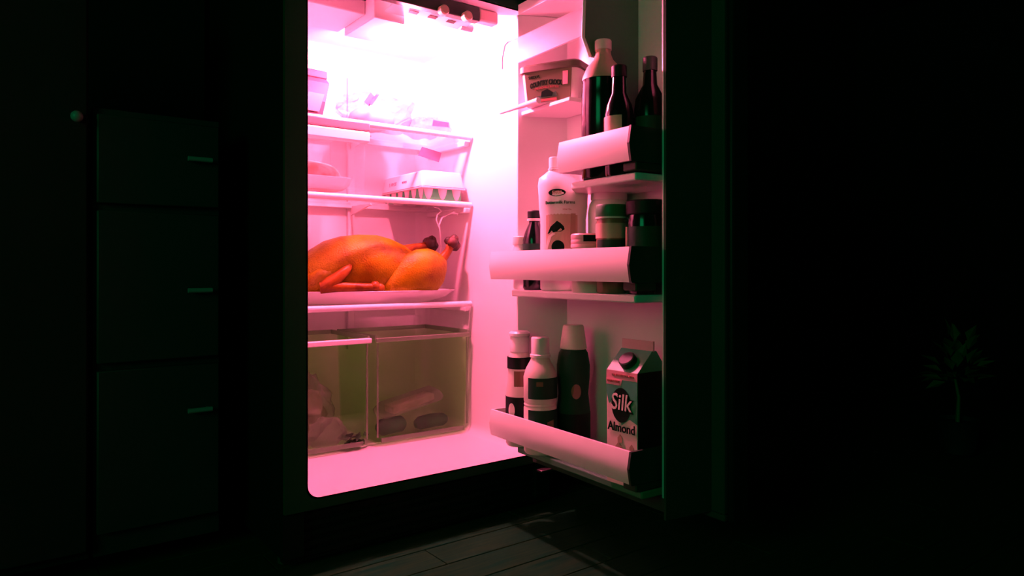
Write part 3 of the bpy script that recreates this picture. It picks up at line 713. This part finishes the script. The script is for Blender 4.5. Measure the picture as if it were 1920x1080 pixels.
# wings: folded against the sides, tip towards the legs
for sgn in (-1, 1):
    s_ = sgn
    w1 = MB().tube([(-0.068, s_ * 0.086, 0.084), (-0.078, s_ * 0.092, 0.074), (-0.098, s_ * 0.096, 0.058), (-0.122, s_ * 0.096, 0.040), (-0.140, s_ * 0.090, 0.030)], [0.007, 0.012, 0.014, 0.017, 0.016], 14)
    wg = w1.build('wing', M['skindark'], ck, ang=1.5, disp=(0.002, 50))
    MB().tube([(-0.145, s_ * 0.090, 0.030), (-0.115, s_ * 0.097, 0.032), (-0.07, s_ * 0.100, 0.031), (-0.03, s_ * 0.100, 0.030), (-0.012, s_ * 0.098, 0.030)], [0.015, 0.0135, 0.0115, 0.0105, 0.011], 14).build('wing_tip', M['skindark'], wg, ang=1.5, disp=(0.0015, 60))
    MB().sph((-0.006, s_ * 0.098, 0.032), 0.0135, seg=12, nr=8).sph((0.008, s_ * 0.097, 0.028), 0.012, seg=12, nr=8).build('wing_knuckle', M['skindark'], wg, ang=1.5, disp=(0.0015, 70))
blob('shoulder', M['skin'], [(-0.195, -0.040, 0.030, 0.01, 0.012), (-0.175, -0.052, 0.038, 0.024, 0.026), (-0.148, -0.058, 0.046, 0.03, 0.034), (-0.118, -0.060, 0.050, 0.026, 0.034), (-0.095, -0.060, 0.052, 0.008, 0.012)], disp=(0.002, 30))
# steam over the leg
stm = MB()
def sw(pts, rad): stm.tube(pts, rad, 8)
sx, sy = 0.545, 0.348
sw([(sx - 0.002, sy, 0.690), (sx + 0.002, sy, 0.72), (sx, sy, 0.755), (sx - 0.004, sy, 0.785), (sx + 0.006, sy, 0.806), (sx + 0.032, sy + 0.004, 0.818), (sx + 0.055, sy + 0.004, 0.829)], [0.0012, 0.0022, 0.0024, 0.0026, 0.0024, 0.002, 0.001])
sw([(sx - 0.004, sy, 0.775), (sx - 0.014, sy, 0.800), (sx - 0.010, sy, 0.815), (sx + 0.003, sy, 0.826), (sx - 0.006, sy, 0.834), (sx - 0.024, sy, 0.838)], [0.0012, 0.0022, 0.0022, 0.0024, 0.0018, 0.0008])
sw([(sx + 0.03, sy + 0.004, 0.818), (sx + 0.05, sy + 0.006, 0.824), (sx + 0.066, sy + 0.006, 0.820), (sx + 0.072, sy + 0.006, 0.828)], [0.001, 0.003, 0.003, 0.001])
tag(stm.build('steam', M['steam'], ang=1.5), 'thin white wisp of steam rising from the roast chicken leg', 'steam', kind='stuff')

# ------------------------------------------------------------------ egg carton
eg = empty('egg_carton', (0.548, 0.462, 0.8545), math.radians(-2))
tag(eg, 'long egg carton with a white lid on the middle shelf', 'egg carton')
ew, el = 0.074, 0.140
tray = MB().box(-ew + 0.010, ew - 0.010, -el + 0.010, el - 0.010, 0.004, 0.038).build('gap_shade_core', M['green'], eg, smooth=False)
MB().box(-ew, ew, -el, el, 0.036, 0.041).build('tray_rim', M['cup'], eg, bevel=0.001)
cupo = None
for i in range(3):
    for j in range(6):
        if cupo is None:
            cupo = MB().lathe([(0.012, 0.0), (0.016, 0.003), (0.0205, 0.02), (0.0225, 0.036)], seg=16).build('egg_cup', M['cup'], eg, ang=0.9)
            o = cupo
        else:
            o = cupo.copy(); COL.objects.link(o); o.parent = eg
        o.location = (-0.048 + 0.048 * i, -0.114 + 0.0456 * j, 0)
MB().rings([[(x, y, z) for x, y in rrect(-ew + d, ew - d, -el + d, el - d, 0.012, 4)] for d, z in ((0, 0.042), (0, 0.046), (0.007, 0.086), (0.011, 0.089))]).build('lid', M['carton_white'], eg, ang=0.5)
lt = text('lettering', 'LARGE', 0.017, M['rose'], eg, (-ew + 0.0025, 0.06, 0.062), width=0.05)
lt.rotation_euler = (0, 0, -PI / 2)
lt2 = text('lettering', 'EGGS', 0.010, M['lilac'], eg, (-ew + 0.0025, -0.02, 0.062), width=0.03)
lt2.rotation_euler = (0, 0, -PI / 2)

# meat pack in the deli drawer
mp = empty('meat_pack', (0.165, 0.42, 0.872))
tag(mp, 'wrapped red meat on a white tray inside the deli drawer', 'meat')
MB().rings([[(x, y, z) for x, y in rrect(-0.10 - d, 0.10 + d, -0.065 - d, 0.065 + d, 0.03, 5)] for d, z in ((-0.012, 0), (0, 0.012), (0.006, 0.030), (0.002, 0.034), (-0.01, 0.03))]).build('tray', M['paper'], mp, ang=0.8)
MB().sph((0, 0, 0.045), 0.09, 1.0, 0.64, 0.38, 24, 12).build('meat', M['meat'], mp, ang=1.5, disp=(0.006, 18))

# pink packet at the left of the top shelf
pk = empty('snack_bag', (0.150, 0.40, 1.0595), 0.1)
tag(pk, 'upright rose packet with a folded top at the left end of the top shelf', 'packet')
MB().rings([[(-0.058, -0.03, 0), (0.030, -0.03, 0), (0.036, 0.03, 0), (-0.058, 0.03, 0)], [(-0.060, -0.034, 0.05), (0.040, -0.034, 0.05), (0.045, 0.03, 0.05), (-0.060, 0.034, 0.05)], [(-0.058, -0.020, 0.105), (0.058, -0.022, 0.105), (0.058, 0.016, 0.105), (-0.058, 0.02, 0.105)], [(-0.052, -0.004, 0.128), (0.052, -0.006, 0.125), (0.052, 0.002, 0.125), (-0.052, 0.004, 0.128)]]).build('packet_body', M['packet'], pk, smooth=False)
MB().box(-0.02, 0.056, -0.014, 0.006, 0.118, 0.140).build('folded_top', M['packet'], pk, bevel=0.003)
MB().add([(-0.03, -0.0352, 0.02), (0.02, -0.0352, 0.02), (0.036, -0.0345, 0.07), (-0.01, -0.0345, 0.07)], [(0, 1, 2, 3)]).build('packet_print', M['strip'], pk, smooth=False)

# crumpled clear bags on the top shelf
def bag(name, loc, sx, sy, sz, m, seed, lab, par=None, cat='bag'):
    t_ = MB(); nu, nv = 26, 14; rs = []
    for k in range(nv + 1):
        f = PI * (k + 0.03) / (nv + 0.06)
        ring_ = []
        for i in range(nu):
            a = 2 * PI * i / nu
            p = Vector((math.sin(f) * math.cos(a), math.sin(f) * math.sin(a), -math.cos(f)))
            q = 1 + 0.30 * noise.noise(p * 2.1 + Vector((seed, 0, 0))) + 0.14 * noise.noise(p * 5.3 + Vector((0, seed, 0)))
            z = max(0.0, (p.z * q * 0.5 + 0.45)) * sz
            ring_.append((p.x * q * sx, p.y * q * sy, z))
        rs.append(ring_)
    t_.rings(rs)
    r_ = empty(name, loc)
    tag(r_, lab, cat)
    t_.build('bag_film', m, r_, smooth=False)
    return r_
bg = bag('produce_bag', (0.375, 0.445, 1.0605), 0.115, 0.105, 0.125, M['film'], 3.0, 'crumpled clear bag with lilac printing in the middle of the top shelf')
MB().sph((0, 0.01, 0.040), 0.07, 1.0, 0.8, 0.56, 20, 10).build('bread_roll', M['paper'], bg, ang=1.5, disp=(0.008, 20))
for x, y, z, w, h, r in ((-0.055, -0.085, 0.072, 0.010, 0.016, 0.5), (-0.042, -0.088, 0.075, 0.004, 0.020, 0.5)):
    o = patch('printed_stripe', [(-w, -h), (w, -h), (w, h), (-w, h)], M['lilac'], bg, 0, loc=(x, y, z)); o.rotation_euler = (0.3, r, 0.3)
bg2 = bag('produce_bag', (0.545, 0.43, 1.0605), 0.070, 0.085, 0.062, M['film'], 8.0, 'lower clear bag with a lilac label at the right end of the top shelf')
o = patch('bag_label', [(-0.030, -0.010), (0.030, -0.006), (0.030, 0.008), (-0.028, 0.008)], M['lilac'], bg2, 0, loc=(-0.005, -0.092, 0.026)); o.rotation_euler = (0.2, 0, 0.1)
# card hanging below the top shelf edge
hc = MB().rings([[(-0.036, 0, 0.012), (0.034, 0, 0.0), (0.024, 0, -0.030), (-0.050, 0, -0.016)], [(-0.036, 0.0015, 0.012), (0.034, 0.0015, 0.0), (0.024, 0.0015, -0.030), (-0.050, 0.0015, -0.016)]]).build('price_card', M['lilac'], smooth=False, loc=(0.560, 0.420, 1.016))
tag(hc, 'lilac paper card hanging below the top shelf above the egg carton', 'card')

# contents of the crisper drawers
v1 = bag('salad_bag', (0.165, 0.465, 0.168), 0.085, 0.062, 0.19, M['film'], 5.0, 'clear bag of pale salad in the left crisper drawer')
MB().sph((0, 0, 0.072), 0.066, 1, 0.75, 1.0, 20, 12).build('salad', M['pale'], v1, ang=1.5, disp=(0.022, 24))
v2 = bag('herb_bag', (0.19, 0.355, 0.167), 0.055, 0.022, 0.085, M['film'], 9.0, 'small clear bag low at the front of the left crisper drawer')
lf = MB()
for k in range(26):
    a = random.uniform(0, 2 * PI); d = random.uniform(0, 0.022)
    c = Vector((0.0 + d * 1.8 * math.cos(a), d * 0.5 * math.sin(a), random.uniform(0.004, 0.030)))
    w_ = Vector((random.uniform(-1, 1), random.uniform(-1, 1), random.uniform(-0.3, 0.5))).normalized() * 0.018
    u_ = Vector((random.uniform(-1, 1), random.uniform(-1, 1), random.uniform(-0.3, 0.6))).normalized() * 0.011
    lf.add([c - w_, c - u_, c + w_, c + u_ + Vector((0, 0, 0.003))], [(0, 1, 2, 3)])
tag(lf.build('leafy_greens', M['leaf'], loc=(0.262, 0.335, 0.166), smooth=False), 'dark green leaves at the front corner of the left crisper drawer', 'greens', kind='stuff')
pk2 = MB().rings([[(-0.105, -0.035, 0.0), (0.085, -0.035, 0.036), (0.092, 0.045, 0.040), (-0.100, 0.045, 0.004)], [(-0.108, -0.04, 0.012), (0.09, -0.04, 0.050), (0.097, 0.05, 0.054), (-0.103, 0.05, 0.016)], [(-0.090, -0.03, 0.034), (0.08, -0.03, 0.066), (0.086, 0.04, 0.070), (-0.085, 0.04, 0.038)]]).build('cheese_packet', M['film'], smooth=False)
pk2.location = (0.475, 0.40, 0.218)
tag(pk2, 'flat clear packet lying tilted on the dark vegetables in the right crisper drawer', 'packet')
MB().box(-0.075, 0.068, -0.025, 0.032, -0.012, 0.010).build('packet_contents', M['pale'], pk2, bevel=0.004, loc=(0, 0, 0.034)).rotation_euler = (0, -0.19, 0)
def cuke(x, y, z, L, r, rz, lab):
    o = MB().tube([(-L, 0, 0), (-L * 0.93, 0, 0), (-L * 0.7, 0, 0.001), (0, 0, 0.003), (L * 0.7, 0, 0.001), (L * 0.93, 0, 0), (L, 0, 0)], [0.003, r * 0.6, r * 0.95, r, r * 0.95, r * 0.6, 0.003], 16).build('dark_vegetable', M['veg'], None, ang=1.5, loc=(x, y, z), rot=rz)
    return tag(o, lab, 'vegetable', 'dark vegetables in the right crisper')
cuke(0.400, 0.385, 0.166 + 0.026, 0.050, 0.025, 0.2, 'thick dark green vegetable at the left in the right crisper drawer')
cuke(0.535, 0.385, 0.166 + 0.022, 0.060, 0.021, 0.1, 'slimmer dark green vegetable at the right in the right crisper drawer')

# ------------------------------------------------------------------ dark room furniture
cb = empty('drawer_cabinet', (-0.25, 0.20, 0))
tag(cb, 'dark cabinet of three drawers standing left of the fridge', 'cabinet')
MB().box(-0.126, 0.124, 0.022, 0.60, 0.05, 0.99).build('cabinet_body', M['cabinet'], cb, smooth=False)
for z0, z1, zh in ((0.79, 0.975, 0.895), (0.455, 0.775, 0.605), (0.10, 0.44, 0.34)):
    d_ = MB().box(-0.122, 0.120, 0.0, 0.021, z0, z1).build('drawer', M['cabinet'], cb, bevel=0.003)
    MB().tube([(0.05, -0.018, zh), (0.100, -0.018, zh)], 0.0055, 10).box(0.053, 0.059, -0.018, 0.002, zh - 0.003, zh + 0.003).box(0.091, 0.097, -0.018, 0.002, zh - 0.003, zh + 0.003).build('drawer_pull', M['pull'], d_)
cd = empty('cupboard', (-0.52, 0.20, 0))
tag(cd, 'dark cupboard with one round knob at the far left', 'cupboard')
MB().box(-0.30, 0.135, 0.022, 0.60, 0.05, 1.30).build('cupboard_body', M['wall'], cd, smooth=False)
dr_ = MB().box(-0.296, 0.131, 0.0, 0.021, 0.07, 1.29).build('cupboard_door', M['wall'], cd, bevel=0.003)
MB().sph((0.111, -0.014, 0.961), 0.0115, 1, 1, 1, 14, 8).box(0.107, 0.115, -0.012, 0.002, 0.957, 0.965).build('door_knob', M['pull'], dr_)

# leafy plant at the right, hardly lit
pp = empty('potted_plant', (2.184, -0.442, 0), 0)
tag(pp, 'dim leafy plant in a dark pot at the right of the room', 'plant')
MB().lathe([(0.045, 0), (0.055, 0.01), (0.07, 0.12), (0.074, 0.125), (0.066, 0.125), (0.064, 0.11)], seg=24).build('pot', M['pot'], pp, ang=0.6)
MB().tube([(0, 0, 0.10), (0.01, 0, 0.2), (0.0, 0.01, 0.28)], [0.008, 0.006, 0.004], 8).build('stem', M['yleaf'], pp)
lv = None
for k in range(44):
    a = random.uniform(0, 2 * PI); e = random.uniform(-0.3, 1.3)
    if lv is None:
        lv = MB().add([(0, 0, 0), (0.03, -0.02, 0.008), (0.07, 0, 0.0), (0.03, 0.02, 0.008), (0.03, 0, 0.002)], [(0, 1, 4), (1, 2, 4), (2, 3, 4), (3, 0, 4)]).build('leaf', M['yleaf'], pp, smooth=False)
        o = lv
    else:
        o = lv.copy(); COL.objects.link(o); o.parent = pp
    R_ = random.uniform(0.02, 0.09)
    o.location = (R_ * math.cos(a) * math.cos(e), R_ * math.sin(a) * math.cos(e), 0.27 + R_ * 1.7 * math.sin(e))
    o.rotation_euler = (random.uniform(-0.5, 0.5), -e + random.uniform(-0.3, 0.3), a)
